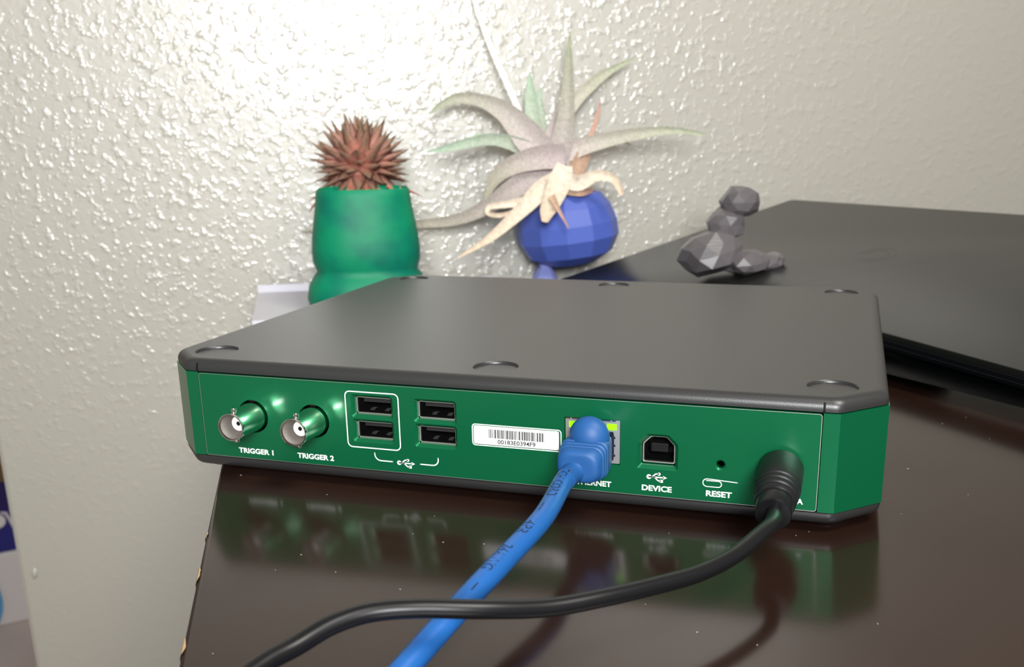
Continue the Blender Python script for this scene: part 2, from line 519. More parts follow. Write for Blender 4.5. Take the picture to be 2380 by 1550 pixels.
# covers
def cover(name, z_edge, z_face, sgn, holes):
    mb = MB()
    oc = inset_poly(OCT, 0.2)
    r = abs(z_face - z_edge) - 1.0
    r = min(r, 3.4)
    loops = [[(x, y, z_edge + sgn*0.05) for x, y in inset_poly(oc, 0.5)],
             [(x, y, z_edge + sgn*0.35) for x, y in oc]]
    for k in range(9):
        a = pi/2*k/8
        loops.append([(x, y, z_face - sgn*r*(1 - sin(a))) for x, y in inset_poly(oc, r*(1 - cos(a)))])
    # soften the corners of every loop
    out = []
    for L in loops:
        M = []
        n = len(L)
        for i in range(n):
            p0, p1, p2 = Vector(L[i-1]), Vector(L[i]), Vector(L[(i+1) % n])
            d1 = (p0 - p1).normalized(); d2 = (p2 - p1).normalized()
            a_ = p1 + d1*2.2; b_ = p1 + d2*2.2
            for t in (0, 0.25, 0.5, 0.75, 1):
                M.append(a_*(1-t)**2 + p1*2*t*(1-t) + b_*t*t)
        out.append(M)
    mb.loft(out, True, False)
    face = [(q.x, q.y) for q in out[-1]]
    hl = [circ(x, y, HR, 40) for x, y in holes]
    holed(mb, face, hl, lambda x, y: (x, y, z_face))
    for x, y in holes:
        mb.lathe([(HR, z_face), (HR - 0.25, z_face - sgn*0.25), (HR - 0.35, z_face - sgn*0.85)], (x, y, 0), n=40, cap0=False, cap1=True)
    return mb.build(name, 'black_plastic', dev, smooth=40)
HOLES = [(HX, HY), (W/2, HY), (W - HX, HY), (HX, D - HY), (W/2, D - HY), (W - HX, D - HY)]
topc = cover('top_cover', ZT, ZL, 1, HOLES)
botc = cover('bottom_cover', 0.0, -4.4, -1, HOLES)
for (x, y) in HOLES:
    mb = MB(); mb.lathe([(7.0, -3.0), (7.3, -3.4), (7.3, -6.4), (6.6, DZ)], (x, y, 0), n=28)
    mb.build('rubber_foot', 'black_rubber', dev, smooth=40)
for x in (SS - 0.1, W - SS + 0.1):
    mb = MB()
    pr = [(0.05, ZT + 0.1), (0.0, ZT + 1.0), (0.15, ZT + 2.2), (0.75, ZT + 3.2)]
    mb.loft([[(x - 0.3, y + 0.02 - k, z), (x + 0.3, y + 0.02 - k, z), (x + 0.3, y + 1, z - 0.6), (x - 0.3, y + 1, z - 0.6)] for k, (y, z) in zip((0.0, 0.0, 0, 0), pr)])
    mb.build('seam_notch', 'black_void', topc)

# panel with its openings
def usb_hole(cx_, cz_): return (cx_ - 7.75, cz_ - 4.15, cx_ + 7.75, cz_ + 4.15)
USB = [(72.95, 22.85), (72.95, 14.15), (96.05, 22.85), (96.05, 14.15)]
holes = []
def hole(loops3):
    holes.append(loops3)
for cx_, cz_ in USB:
    x0, z0, x1, z1 = usb_hole(cx_, cz_)
    hole([(rrect(x0, z0, x1, z1, 1.2), 0.0), (rrect(x0 + .95, z0 + 1.05, x1 - .95, z1 - .95, 0.5), 1.05), (rrect(x0 + 1.0, z0 + 1.1, x1 - 1.0, z1 - 1.0, 0.45), 2.3)])
BNC = [(26.0, 16.2), (50.2, 16.2)]
for cx_, cz_ in BNC:
    hole([(circ(cx_, cz_, 6.05), 0.0), (circ(cx_, cz_, 6.0), 2.6)])
RJ = (140.9, 9.7, 159.2, 24.5)
hole([(rrect(*RJ, 0.3), 0.0), (rrect(*RJ, 0.3), 1.6)])
def usbb(x0, z0, x1, z1, ch):
    base = [(x0, z0), (x1, z0), (x1, z1 - ch), (x1 - ch, z1), (x0 + ch, z1), (x0, z1 - ch)]
    out = []
    n = len(base)
    for i in range(n):
        p0, p1, p2 = Vector(base[i-1]), Vector(base[i]), Vector(base[(i+1) % n])
        d1 = (p0 - p1).normalized(); d2 = (p2 - p1).normalized(); r = 0.6
        for t in (0, 0.33, 0.66, 1):
            out.append(tuple((p1 + d1*r)*(1-t)**2 + p1*2*t*(1-t) + (p1 + d2*r)*t*t))
    return out
UB = (164.7, 9.3, 177.6, 20.9)
hole([(usbb(UB[0], UB[1], UB[2], UB[3], 3.0), 0.0), (usbb(UB[0]+1.0, UB[1]+1.1, UB[2]-1.0, UB[3]-0.9, 2.8), 1.0), (usbb(UB[0]+1.05, UB[1]+1.15, UB[2]-1.05, UB[3]-0.95, 2.8), 3.0)])
hole([(circ(190.7, 12.5, 1.75, 24), 0.0), (circ(190.7, 12.6, 1.2, 24), 0.55), (circ(190.7, 12.6, 1.2, 24), 2.6)])
hole([(circ(209.0, 13.4, 5.6), 0.0), (circ(209.0, 13.4, 5.5), 2.6)])
mb = MB()
outer = rrect(SS + 0.25, 0.15, W - SS - 0.25, ZT - 0.25, 0.9, 4)
holed(mb, outer, [h[0][0] for h in holes], lambda x, z: (x, 0.0, z))
mb.loft([[(x, 0.0, z) for x, z in outer], [(x, 1.6, z) for x, z in outer]], False, False)
for h in holes:
    mb.loft([[(x, y, z) for x, z in L] for L, y in h], False, False)
panel = mb.build('rear_panel', 'green_anodised', dev)
# thin bright rim of the panel plate
mb = MB()
stroke(mb, rrect(SS + 0.36, 0.26, W - SS - 0.36, ZT - 0.36, 0.8, 4), 0.16, lambda x, z: (x, -0.015, z), True)
mb.build('panel_rim', 'tin_shell', panel)
# black sheets added behind the openings to block light inside
mb = MB(); mb.box((SS - 1, 18, 0.6), (W - SS + 1, 19, ZT - 0.6)); mb.box((SS - 2, 1.8, 0.3), (W - SS + 2, 18, 0.6)); mb.box((SS - 2, 1.8, ZT - 0.6), (W - SS + 2, 18, ZT - 0.3))
mb.build('light_blocker', 'black_void', dev)

# trigger sockets
for cx_, cz_ in BNC:
    mb = MB()
    mb.lathe([(4.35, -4.5), (4.40, -13.8), (4.60, -14.2), (4.85, -14.1), (4.95, -13.6), (4.85, -12.6), (4.85, -3.2), (5.15, -2.6), (5.15, 3.0)], (cx_, 0, cz_), 'Y', 44, False, False)
    bnc = mb.build('coaxial_socket', 'chrome', dev, smooth=35)
    mb = MB(); mb.lathe([(4.30, -13.4), (4.28, -4.5), (0.0001, -4.4)], (cx_, 0, cz_), 'Y', 36, False, False)
    mb.build('socket_lining', 'nickel_dull', bnc, smooth=35)
    mb = MB(); mb.lathe([(2.75, -4.4), (2.75, -9.0), (2.5, -9.3), (0.8, -9.3), (0.75, -8.0)], (cx_, 0, cz_), 'Y', 28, False, False)
    mb.build('insulator', 'white_insulator', bnc, smooth=35)
    mb = MB(); mb.lathe([(0.78, -4.4), (0.78, -9.2), (0.5, -9.3), (0.45, -7.5), (0.001, -7.5)], (cx_, 0, cz_), 'Y', 20, False, False)
    mb.build('centre_contact', 'ink_dark', bnc, smooth=35)
    for s in (1, -1):
        mb = MB(); mb.lathe([(0.95, 4.6), (0.95, 5.6), (0.8, 6.1), (0.0001, 6.1)], (0, 0, 0), 'Z', 16, False, False)
        for k in range(len(mb.v)):
            q = mb.v[k]; mb.v[k] = Vector((cx_ + q.x, -11.0 + q.y, cz_ + s*q.z))
        mb.build('bayonet_lug', 'chrome', bnc, smooth=40)
    mb = MB(); mb.box((cx_ - 1.2, 0.2, cz_ + 5.4), (cx_ + 1.2, 0.9, cz_ + 6.6))
    mb.build('key_notch', 'black_void', bnc)

# four USB sockets
for cx_, cz_ in USB:
    x0, x1, z0, z1 = cx_ - 6.7, cx_ + 6.7, cz_ - 3.05, cz_ + 3.05
    mb = MB(); w = 0.42; ya, yb = 2.1, 15.0
    mb.box((x0, ya, z0), (x1, yb, z0 + w)); mb.box((x0, ya, z1 - w), (x1, yb, z1))
    mb.box((x0, ya, z0), (x0 + w, yb, z1)); mb.box((x1 - w, ya, z0), (x1, yb, z1))
    sh = mb.build('usb_socket', 'tin_shell', dev)
    mb = MB(); ya = 2.5; w2 = 0.06; a0, a1, b0, b1 = x0 + w, x1 - w, z0 + w, z1 - w
    mb.box((a0, ya, b0), (a1, 15, b0 + w2)); mb.box((a0, ya, b1 - w2), (a1, 15, b1)); mb.box((a0, ya, b0), (a0 + w2, 15, b1)); mb.box((a1 - w2, ya, b0), (a1, 15, b1)); mb.box((a0, 14.5, b0), (a1, 15, b1))
    mb.build('shade_liner', 'black_void', sh)  # black sheets over the metal walls, painting the shade inside the socket
    mb = MB(); mb.box((x0 + 1.2, 5.2, cz_ + 0.3), (x1 - 1.2, 14.4, cz_ + 2.1))
    mb.build('tongue', 'ink_dark', sh, bevel=0.1)
    for k in (-2.4, 3.2):
        mb = MB(); mb.loft([[(cx_ + k - 0.9, 5.0, b0 + 0.1), (cx_ + k + 0.9, 5.0, b0 + 0.1)], [(cx_ + k - 0.8, 6.6, b0 + 0.55), (cx_ + k + 0.8, 6.6, b0 + 0.55)], [(cx_ + k - 0.7, 8.6, b0 + 0.15), (cx_ + k + 0.7, 8.6, b0 + 0.15)]], False, False, closed=False)
        mb.build('contact_spring', 'tin_shell', sh)

# network socket
mb = MB()
x0, z0, x1, z1 = 141.15, 9.95, 158.95, 24.25
PO = (144.0, 10.9, 156.9, 20.4)
ins = [rrect(PO[0], PO[1], PO[2], PO[3], 0.2, 2), rrect(142.3, 21.0, 145.4, 23.1, 0.2, 2), rrect(154.7, 21.0, 157.9, 23.1, 0.2, 2)]
holed(mb, rrect(x0, z0, x1, z1, 0.25, 3), ins, lambda x, z: (x, 0.45, z))
mb.loft([[(x, y, z) for x, z in rrect(x0, z0, x1, z1, 0.25, 3)] for y in (0.45, 16)], False, False)
for L in ins: mb.loft([[(x, y, z) for x, z in L] for y in (0.45, 3.0)], False, False)
rj = mb.build('network_socket', 'tin_shell', dev)
mb = MB(); mb.box((PO[0] - .3, 2.6, PO[1] - .3), (PO[2] + .3, 12, PO[3] + .3)); mb.build('port_well', 'port_blue_black', rj)
mb = MB()
for zz in (12.3, 15.6, 18.2): mb.box((156.2, 0.3, zz), (157.5, 0.6, zz + 0.7))
mb.box((156.5, 0.35, 12.0), (157.1, 0.55, 19.6)); mb.build('side_spring', 'port_blue_black', rj)
for a, b_ in ((142.35, 145.35), (154.75, 157.85)):
    mb = MB(); mb.box((a, 0.35, 21.05), (b_, 2.6, 23.05)); mb.build('status_light', 'led_green', rj, label='lit green status light')
mb = MB()
for a, b_ in ((141.3, 142.9), (143.3, 146.5), (153.0, 156.0), (156.4, 158.7)): mb.box((a, 0.25, 23.9), (b_, 0.6, 24.3))
mb.build('shield_tabs', 'chrome', rj)

# square USB socket
mb = MB()
o1 = usbb(UB[0]+1.3, UB[1]+1.5, UB[2]-1.3, UB[3]-1.2, 2.6); o2 = usbb(UB[0]+1.65, UB[1]+1.85, UB[2]-1.65, UB[3]-1.5, 2.5)
holed(mb, o1, [o2], lambda x, z: (x, 2.4, z))
mb.loft([[(x, y, z) for x, z in o1] for y in (2.4, 14)], False, False); mb.loft([[(x, y, z) for x, z in o2] for y in (2.4, 3.6)], False, False)
ub = mb.build('square_usb_socket', 'tin_shell', dev)
mb = MB(); mb.loft([[(x, y, z) for x, z in inset_poly(o2, 0.02)] for y in (3.4, 13)], False, True)
mb.build('shade_liner', 'black_void', ub)  # same black skin, painting the shade inside the square shell
mb = MB(); mb.box((168.2, 5.0, 13.6), (173.6, 12.8, 16.4)); mb.build('tongue', 'black_rubber', ub, bevel=0.15)

# power inlet behind the plug
mb = MB(); mb.lathe([(5.4, 0.6), (3.2, 0.6), (3.2, 2.5)], (209, 0, 13.4), 'Y', 28, False, False); mb.build('power_inlet', 'black_rubber', dev, smooth=40)

# ---- printing on the panel
def printed(name, fn, m='print_white', par=None, lab=None):
    mb = MB(); fn(mb); return mb.build(name, m, par or panel, label=lab)
for s, a, b_, z0, z1 in (('TRIGGER 1', 18.8, 33.0, 2.1, 4.1), ('TRIGGER 2', 42.7, 57.1, 2.1, 4.1), ('ETHERNET', 143.4, 156.4, 2.0, 3.85),
                     ('DEVICE', 166.3, 175.9, 2.0, 3.95), ('RESET', 186.6, 194.6, 1.98, 3.95), ('A', 214.0, 215.95, 2.1, 3.9)):
    printed('caption', lambda mb: text_box(mb, s, a, b_, z0, z1, FR, 0.036), lab='white lettering ' + s)
printed('frame_line', lambda mb: stroke(mb, rrect(63.1, 8.15, 82.9, 28.0, 1.7), 0.42, FR, True))
def arc2(cx_, cz_, r, a0, a1, n=8): return [(cx_ + r*cos(radians(a0 + (a1-a0)*k/n)), cz_ + r*sin(radians(a0 + (a1-a0)*k/n))) for k in range(n + 1)]
printed('bracket_line', lambda mb: stroke(mb, [(73.05, 6.5)] + arc2(75.25, 6.1, 2.2, 180, 270)[0:] + [(79.6, 3.9)], 0.42, FR))
printed('bracket_line', lambda mb: stroke(mb, [(96.6, 6.6)] + arc2(94.6, 5.9, 2.0, 0, -90) + [(90.0, 3.9)], 0.42, FR))
def trident(mb, x, z, s):
    f = lambda a, b_: (x + a*s, z + b_*s)
    disc(mb, *f(0.8, 0), 0.8*s, FR)
    stroke(mb, [f(0.8, 0), f(5.4, 0)], 0.42*s, FR)
    poly(mb, [f(5.3, -0.62), f(6.6, 0), f(5.3, 0.62)], FR)
    stroke(mb, [f(1.5, 0), f(1.95, 0.12), f(2.5, 0.7), f(2.95, 1.05), f(3.3, 1.1), f(3.9, 1.1)], 0.42*s, FR)
    disc(mb, *f(4.0, 1.1), 0.52*s, FR)
    stroke(mb, [f(2.3, 0), f(2.75, -0.12), f(3.3, -0.75), f(3.75, -1.1), f(4.1, -1.2), f(4.5, -1.2)], 0.42*s, FR)
    poly(mb, [f(4.3, -1.7), f(5.3, -1.7), f(5.3, -0.7), f(4.3, -0.7)], FR)
printed('usb_symbol', lambda mb: trident(mb, 81.3, 3.75, 1.02), lab='white trident symbol')
printed('usb_symbol', lambda mb: trident(mb, 167.75, 6.75, 1.0), lab='white trident symbol')
printed('paperclip_symbol', lambda mb: stroke(mb, [(196.1, 7.25), (187.4, 7.7)] + arc2(186.8, 6.45, 1.25, 80, 270, 10)[1:] + [(190.3, 5.2)] + arc2(190.3, 6.2, 1.0, -90, 90, 8) + [(186.6, 7.15)], 0.3, FR), lab='white paperclip symbol')

# ---- serial number sticker
printed('sticker_frame', lambda mb: stroke(mb, rrect(109.3, 12.55, 139.75, 19.75, 1.0), 0.36, FR, True))
mb = MB()
L = rrect(109.75, 13.0, 139.05, 19.35, 0.6)
mb.loft([[(x, y, z) for x, z in L] for y in (0.0, -0.10)], False, True)
sticker = mb.build('barcode_sticker', 'sticker_white', dev, label='white sticker with a barcode and serial number')
FS = lambda x, z: Vector((x, -0.13, z))
mb = MB(); rng = random.Random(183); x = 114.9
while x < 134.0:
    w = rng.choice((0.13, 0.13, 0.26, 0.39))
    x2 = min(x + w, 134.2); poly(mb, [(x, 15.35), (x2, 15.35), (x2, 18.35), (x, 18.35)], FS)
    x += w + rng.choice((0.13, 0.13, 0.2, 0.33))
mb.build('barcode', 'ink_dark', sticker)
mb = MB(); text_box(mb, '00183E0394F9', 118.1, 131.1, 13.45, 14.95, FS, 0.014)
mb.build('serial_number', 'ink_dark', sticker, label='black digits 00183E0394F9')

# ------------------------------------------------------------------ blue network cable
eth = empty('network_cable', (150, -20, DZ), 'bright blue network cable plugged into the socket with green lights', 'cable')
cp = [Vector((149.6, -9, 14.6)), Vector((148.6, -17, 12.2)), at(1312, 1116, 299), at(1263, 1201, 273), at(1180, 1292, 253), at(1094, 1383, 237), at(944, 1550, 218), at(800, 1720, 203), at(640, 1900, 192)]
cpath = catmull(cp, 14)
mb = MB(); CR = 3.05
mb.tube(cpath, CR, 24); cord = mb.build('cord', 'cable_blue', eth, smooth=80)
# moulded boot: rounded block with grooves and the domed latch cover
def rloop(cx_, y, cz_, hw, hh, r, tilt=0.0):
    return [(x, y + (z - cz_)*tilt, z) for x, z in rrect(cx_ - hw, cz_ - hh, cx_ + hw, cz_ + hh, min(r, hw*.98, hh*.98), 6)]
mb = MB()
prof = [(-0.2, 6.2, 5.2, 1.0), (-1.5, 6.9, 5.8, 1.6), (-8.6, 7.5, 5.9, 2.2), (-9.3, 7.5, 5.9, 2.4), (-9.5, 7.15, 5.5, 2.4), (-10.3, 7.15, 5.5, 2.4), (-10.5, 7.45, 5.8, 2.6),
        (-11.5, 7.4, 5.75, 2.8), (-11.7, 7.0, 5.35, 2.8), (-12.5, 7.0, 5.35, 2.8), (-12.7, 7.3, 5.65, 3.0), (-13.7, 7.2, 5.55, 3.2), (-13.9, 6.8, 5.2, 3.2), (-14.7, 6.8, 5.2, 3.2),
        (-14.9, 7.0, 5.4, 3.4), (-17.0, 6.6, 5.1, 3.8), (-17.7, 6.0, 4.6, 3.8), (-18.0, 4.8, 3.8, 3.4), (-17.9, 3.0, 3.0, 3.0)]
mb.loft([rloop(149.9 + 0.0*y, y, 14.1, hw, hh, r) for y, hw, hh, r in prof])
boot = mb.build('plug_boot', 'boot_blue', eth, smooth=50)
mb = MB(); n = 24
loops = []
c0 = Vector((150.4, -5.2, 19.9))
for i in range(13):
    th = -0.35*pi + (0.85*pi)*i/12
    rr = cos(th); h = sin(th)
    loops.append([c0 + Vector((6.55*rr*cos(2*pi*j/n), 5.1*rr*sin(2*pi*j/n), 6.9*h)) for j in range(n)])
mb.loft(loops); mb.build('latch_cover', 'boot_blue', eth, smooth=60)
mb = MB()
path = catmull([cpath[0], cpath[10], cpath[20], cpath[30]], 8)
mb.tube(path[4:22], lerp_list([4.6, 4.2, 3.7, 3.3, 3.06], 18), 24); mb.build('strain_relief', 'boot_blue', eth, smooth=70)
mb = MB(); mb.box((144.6, -0.5, 11.2), (155.4, 2.4, 19.0)); mb.build('plug', 'port_blue_black', eth)
# text printed along the cable
arc = [0.0]
for i in range(1, len(cpath)): arc.append(arc[-1] + (cpath[i] - cpath[i-1]).length)
def cable_at(s):
    i = 0
    while i < len(arc) - 2 and arc[i+1] < s: i += 1
    t = (s - arc[i])/(arc[i+1] - arc[i])
    return cpath[i].lerp(cpath[i+1], t), (cpath[i+1] - cpath[i]).normalized()
mb = MB()
def cable_text(txt, s0, s1, height, phi0):
    vs, fs = text_mesh(txt, 0.0, 3)
    ax = min(q[0] for q in vs); bx = max(q[0] for q in vs)
    k = (s1 - s0)/(bx - ax)
    out = []
    for (a, b_) in vs:
        c, t = cable_at(s0 + (a - ax)*k)
        N = Vector((0, -0.35, 1)); N = (N - t*N.dot(t)).normalized(); U = N.cross(t)
        ph = phi0 + (b_ - 0.35)*height/0.7/CR
        out.append(c + (N*cos(ph) + U*sin(ph))*(CR + 0.07))
    mb.add(out, fs)
for txt, s0, s1 in (('TCH CORD', 13.5, 35.5), ('--', 41, 46), ('4PR', 52.5, 60), ('24AWG', 66.5, 79.5), ('T', 85, 88)):
    cable_text(txt, s0, s1, 3.0, 0.0)
mb.build('cable_print', 'cable_ink', cord, label='dark lettering along the blue cord')

# ------------------------------------------------------------------ black power cord
pw = empty('power_cord', (208, -20, DZ), 'thin black power cord with a moulded barrel plug beside the reset hole', 'cable')
ax0 = Vector((209.0, 0, 13.4)); axd = Vector((-0.01, -1.0, -0.17)).normalized()
mb = MB()
prof = [(5.3, 0.3), (6.3, -0.3), (6.75, -1.6), (6.75, -13.0), (6.6, -14.0), (6.2, -14.3), (6.2, -14.9), (6.5, -15.2), (6.4, -16.4), (6.0, -16.7), (6.0, -17.3), (6.25, -17.6), (6.1, -18.8), (5.7, -19.1), (5.7, -19.7), (5.95, -20.0), (5.7, -21.6), (5.5, -21.9)]
def along(r_h, n=36):
    side = axd.cross(Vector((0, 0, 1))).normalized(); upv = side.cross(axd)
    return [[ax0 + axd*(-h) + side*(r*cos(2*pi*j/n)) + upv*(r*sin(2*pi*j/n)) for j in range(n)] for r, h in r_h]
mb.loft(along(prof)); plug = mb.build('barrel_plug', 'black_rubber', pw, smooth=40)
mb = MB(); mb.loft(along([(5.2, -21.5), (5.2, -27.0), (4.9, -27.8), (2.4, -28.0)])); mb.build('plug_collar', 'cord_black', pw, smooth=40)
mb = MB(); mb.loft(along([(2.6, 2.2), (2.6, -0.5)], 20)); mb.build('plug_contact', 'chrome', pw, smooth=40)
bp_ = [ax0 + axd*24, at(1797, 1212, 270), at(1767, 1242, 262), at(1707, 1291, 252), at(1625, 1332, 243), at(1535, 1358, 236), at(1408, 1388, 228), at(1273, 1412, 222), at(1124, 1416, 216), at(974, 1414, 213), at(862, 1423, 211), at(772, 1452, 208), at(690, 1500, 204), at(615, 1541, 199), at(500, 1625, 190), at(380, 1720, 182)]
mb = MB(); mb.tube(catmull(bp_, 9), 2.15, 18); mb.build('cord', 'cord_black', pw, smooth=80)

# ------------------------------------------------------------------ closed laptop on a sloping stand behind the instrument
LE = Vector((25, 400, 5.2)); LF = Vector((242, 214, 13.6)); LA = onplane(1840, 463, WN, WK) + WN*6
lray = (LA - CP); LA = CP + lray*0.985
ln = (LF - LE).cross(LA - LE).normalized()
if ln.z < 0: ln = -ln
def lp(u, v): return onplane(u, v, ln, LE)
LQ = [lp(1840, 463), lp(1294, 651), lp(1700, 688), lp(1830, 712), lp(2050, 772), lp(2380, 862), lp(3000, 1031), lp(2700, 519)]
lx = (LF - LE).normalized(); ly = ln.cross(lx)
LO = LE
P2 = [((k - LO).dot(lx), (k - LO).dot(ly)) for k in LQ]
ar = sum(P2[i][0]*P2[(i+1) % len(P2)][1] - P2[(i+1) % len(P2)][0]*P2[i][1] for i in range(len(P2)))
if ar < 0: P2 = P2[::-1]
def soft(poly_, r=5.0):
    out = []; n = len(poly_)
    for i in range(n):
        p0, p1, p2 = Vector(poly_[i-1]), Vector(poly_[i]), Vector(poly_[(i+1) % n])
        d1 = (p0 - p1).normalized(); d2 = (p2 - p1).normalized()
        for t in (0, 0.25, 0.5, 0.75, 1):
            out.append(tuple((p1 + d1*r)*(1-t)**2 + p1*2*t*(1-t) + (p1 + d2*r)*t*t))
    return out
P2 = soft(P2)
def lw(x, y, h): return LO + lx*x + ly*y + ln*h
cen = sum((lw(x, y, 0) for x, y in P2), Vector())/len(P2)
lap = empty('laptop', (cen.x, cen.y, DZ), 'closed black laptop sloping up towards the right behind the instrument', 'laptop')
mb = MB()
mb.loft([[lw(x, y, -3.6) for x, y in inset_poly(P2, 0.3)], [lw(x, y, -1.0) for x, y in P2], [lw(x, y, -0.3) for x, y in inset_poly(P2, 0.3)], [lw(x, y, 0) for x, y in inset_poly(P2, 1.0)]])
lid = mb.build('lid', 'laptop_black', lap, smooth=30)
mb = MB(); mb.loft([[lw(x, y, h) for x, y in inset_poly(P2, i)] for h, i in ((-11.5, 5.0), (-9.5, 1.5), (-7.6, 0.6), (-4.2, 0.4))])
base_ = mb.build('base', 'laptop_edge', lap, smooth=30)
mb = MB()
for h in (-3.9, -6.6):
    o_ = inset_poly(P2, 0.15)
    mb.loft([[lw(x, y, h - 0.22) for x, y in o_], [lw(x, y, h + 0.22) for x, y in o_]], False, False)
mb.build('edge_trim', 'laptop_trim', base_)
ec = lp(2035, 592)
mb = MB(); ex = ((ec - LO).dot(lx), (ec - LO).dot(ly))
for r in (13.0, 8.5):
    stroke(mb, circ(ex[0], ex[1], r, 36), 0.8, lambda x, y: lw(x, y, 0.06), True)
mb.build('emblem', 'emblem_dark', lid, label='faint dark ring emblem')
# stand: two wedges from the desk to the underside
for (u0, v0, u1, v1) in ((1560, 560, 1900, 700), (2050, 560, 2210, 640)):
    a_ = lp(u0, v0); b_ = lp(u1, v1); d_ = (b_ - a_); d_.z = 0; sd = Vector((-d_.y, d_.x, 0)).normalized()*5
    mb = MB()
    def under(k): return Vector((k.x, k.y, LE.z - ((k.x - LE.x)*ln.x + (k.y - LE.y)*ln.y)/ln.z - 11.6))
    mb.loft([[Vector((k.x, k.y, DZ)) for k in (a_ - sd, a_ + sd, b_ + sd, b_ - sd)], [under(k) for k in (a_ - sd, a_ + sd, b_ + sd, b_ - sd)]])
    mb.build('riser', 'laptop_edge', lap)

# ------------------------------------------------------------------ small faceted stone ornament on the laptop (plain, stacked)
so = lp(1700, 645)
so_d = depth(so)/FPX
stone = empty('stone_ornament', so, 'small dark grey faceted stone ornament standing on the closed laptop', 'ornament')
def rock(name, c, ax, seed, sub=2, jit=0.16, tilt=0.0, taper=0.0):
    bm = bmesh.new(); bmesh.ops.create_icosphere(bm, subdivisions=sub, radius=1.0)
    rng = random.Random(seed)
    mb = MB(); vs = []
    rm = Matrix.Rotation(tilt, 3, FWD)
    for v in bm.verts:
        k = 1 + rng.uniform(-jit, jit)
        q = v.co*k
        sc = 1 - taper*(q.x + 1)/2
        q = Vector((q.x*ax[0], q.y*ax[1]*sc, q.z*ax[2]*sc))
        q = RGT*q.x + Vector((0, 0, 1))*q.z + Vector((FWD.x, FWD.y, 0)).normalized()*q.y
        vs.append(Vector(c) + rm @ q)
    mb.add(vs, [[v.index for v in f.verts] for f in bm.faces]); bm.free()
    return mb.build(name, 'stone_grey', stone)
def sp(u, v, dd=0): return at(u, v, depth(so) + dd)
rock('base_stone', sp(1652, 586, 4), (76*so_d, 21, 52*so_d), 11, 2, 0.11, -0.30)
rock('low_stone', sp(1732, 610, 0), (50*so_d, 15, 31*so_d), 5, 2, 0.12, -0.1)
rock('end_stone', sp(1792, 608, 4), (34*so_d, 10, 22*so_d), 9, 2, 0.12, -0.5)
rock('middle_stone', sp(1690, 520, 8), (47*so_d, 14, 40*so_d), 21, 2, 0.12, 0.1)
rock('top_stone', sp(1720, 468, 6), (47*so_d, 14, 39*so_d), 31, 2, 0.10)

# ------------------------------------------------------------------ pale tray at the back of the desk
m = mat('tray_lavender', (0.56, 0.55, 0.60), rough=0.55)
def tp(s_, t_, z_): k = DB + DD*s_ + dr*t_; return Vector((k.x, k.y, z_))
tb = tp(60, 90, DZ)
tray = empty('shallow_tray', tb, 'pale lavender-grey flat tray at the back corner of the desk under the green planter', 'tray')
mb = MB(); mb.loft([[tp(a_, b_, z_) for a_, b_ in ((2, 1), (118, 1), (118, 178), (2, 178))] for z_ in (DZ, DZ + 3.0)])
mb.build('tray_base', 'tray_lavender', tray, bevel=0.5)
mb = MB(); mb.loft([[tp(a_, b_, z_) for a_, b_ in ((-1.5, 1), (1.6, 1), (1.6, 178), (-1.5, 178))] for z_ in (DZ, DZ + 8.5)])
mb.build('back_rim', 'tray_lavender', tray, bevel=0.5)

# ------------------------------------------------------------------ green planter with a spiny rosette
TRZ = DZ + 3.0
gp = onz(860, 716, TRZ); gd = depth(gp)/FPX
planter = empty('green_planter', gp, 'glossy green two-tier planter holding the reddish spiny rosette', 'planter')
def G(px_): return px_*gd
prof = [(118, 0), (136, 10), (141, 32), (136, 58), (124, 78), (116, 88), (118, 98), (123, 112), (124, 135), (121, 165), (115, 200), (110, 228), (107, 252), (105, 264), (101, 268), (96, 264), (94, 250), (90, 236)]
mb = MB(); n = 48; loops = []
for r, h in prof:
    L = []
    for j in range(n):
        a = 2*pi*j/n
        k = (abs(cos(a))**2.6 + abs(sin(a))**2.6)**(-1/2.6)
        L.append(gp + WD*(G(r)*k*cos(a)*0.985) - WN*(G(r)*0.80*k*sin(a)) + Vector((0, 0, G(h)*1.02)))
    loops.append(L)
mb.loft(loops); mb.build('pot', 'green_glaze', planter, smooth=50)
mb = MB(); mb.lathe([(G(92)*0.85, 0), (G(50), 2.5), (0.01, 3.5)], gp + Vector((0, 0, G(242))), n=24, cap0=False, cap1=False)
mb.build('soil', 'soil', planter, smooth=60)

rc = at(838, 380, depth(gp) + 6)
ros = empty('spiny_rosette', (rc.x, rc.y, gp.z + G(242)), 'reddish brown spiny succulent rosette growing in the green planter', 'plant')
def leaf_local(length, width, thick, curl):
    mb = MB(); n = 7
    for i in range(n):
        t = i/(n - 1); w = width*(1 - t**1.35) + 0.02
        z = curl*t*t
        q = [(t*length, -w, z + thick*0.5*(1-t)), (t*length, 0, z - thick*(1 - t)), (t*length, w, z + thick*0.5*(1-t)), (t*length, 0, z + thick*0.9*(1-t))]
        k = mb.add(q, [])
        for s in range(4): mb.uv[k + s] = (t, 0)
        if i:
            for s in range(4):
                a, b_ = k + s, k + (s + 1) % 4
                mb.f.append([a - 4, b_ - 4, b_, a])
    me = bpy.data.meshes.new('leaf')
    me.from_pydata([q/1000 for q in mb.v], [], mb.f)
    ul = me.uv_layers.new(name='UVMap')
    for l in me.loops: ul.data[l.index].uv = mb.uv[l.vertex_index]
    for p_ in me.polygons: p_.use_smooth = True
    return me
lm = [leaf_local(20, 5.8, 3.2, c_) for c_ in (0.5, 2.0, -1.0)]
for m_ in lm: m_.materials.append(MATS['rosette_leaf'])
lo_ = leaf_local(15, 4.4, 1.6, -2.5); lo_.materials.append(MATS['rosette_old'])
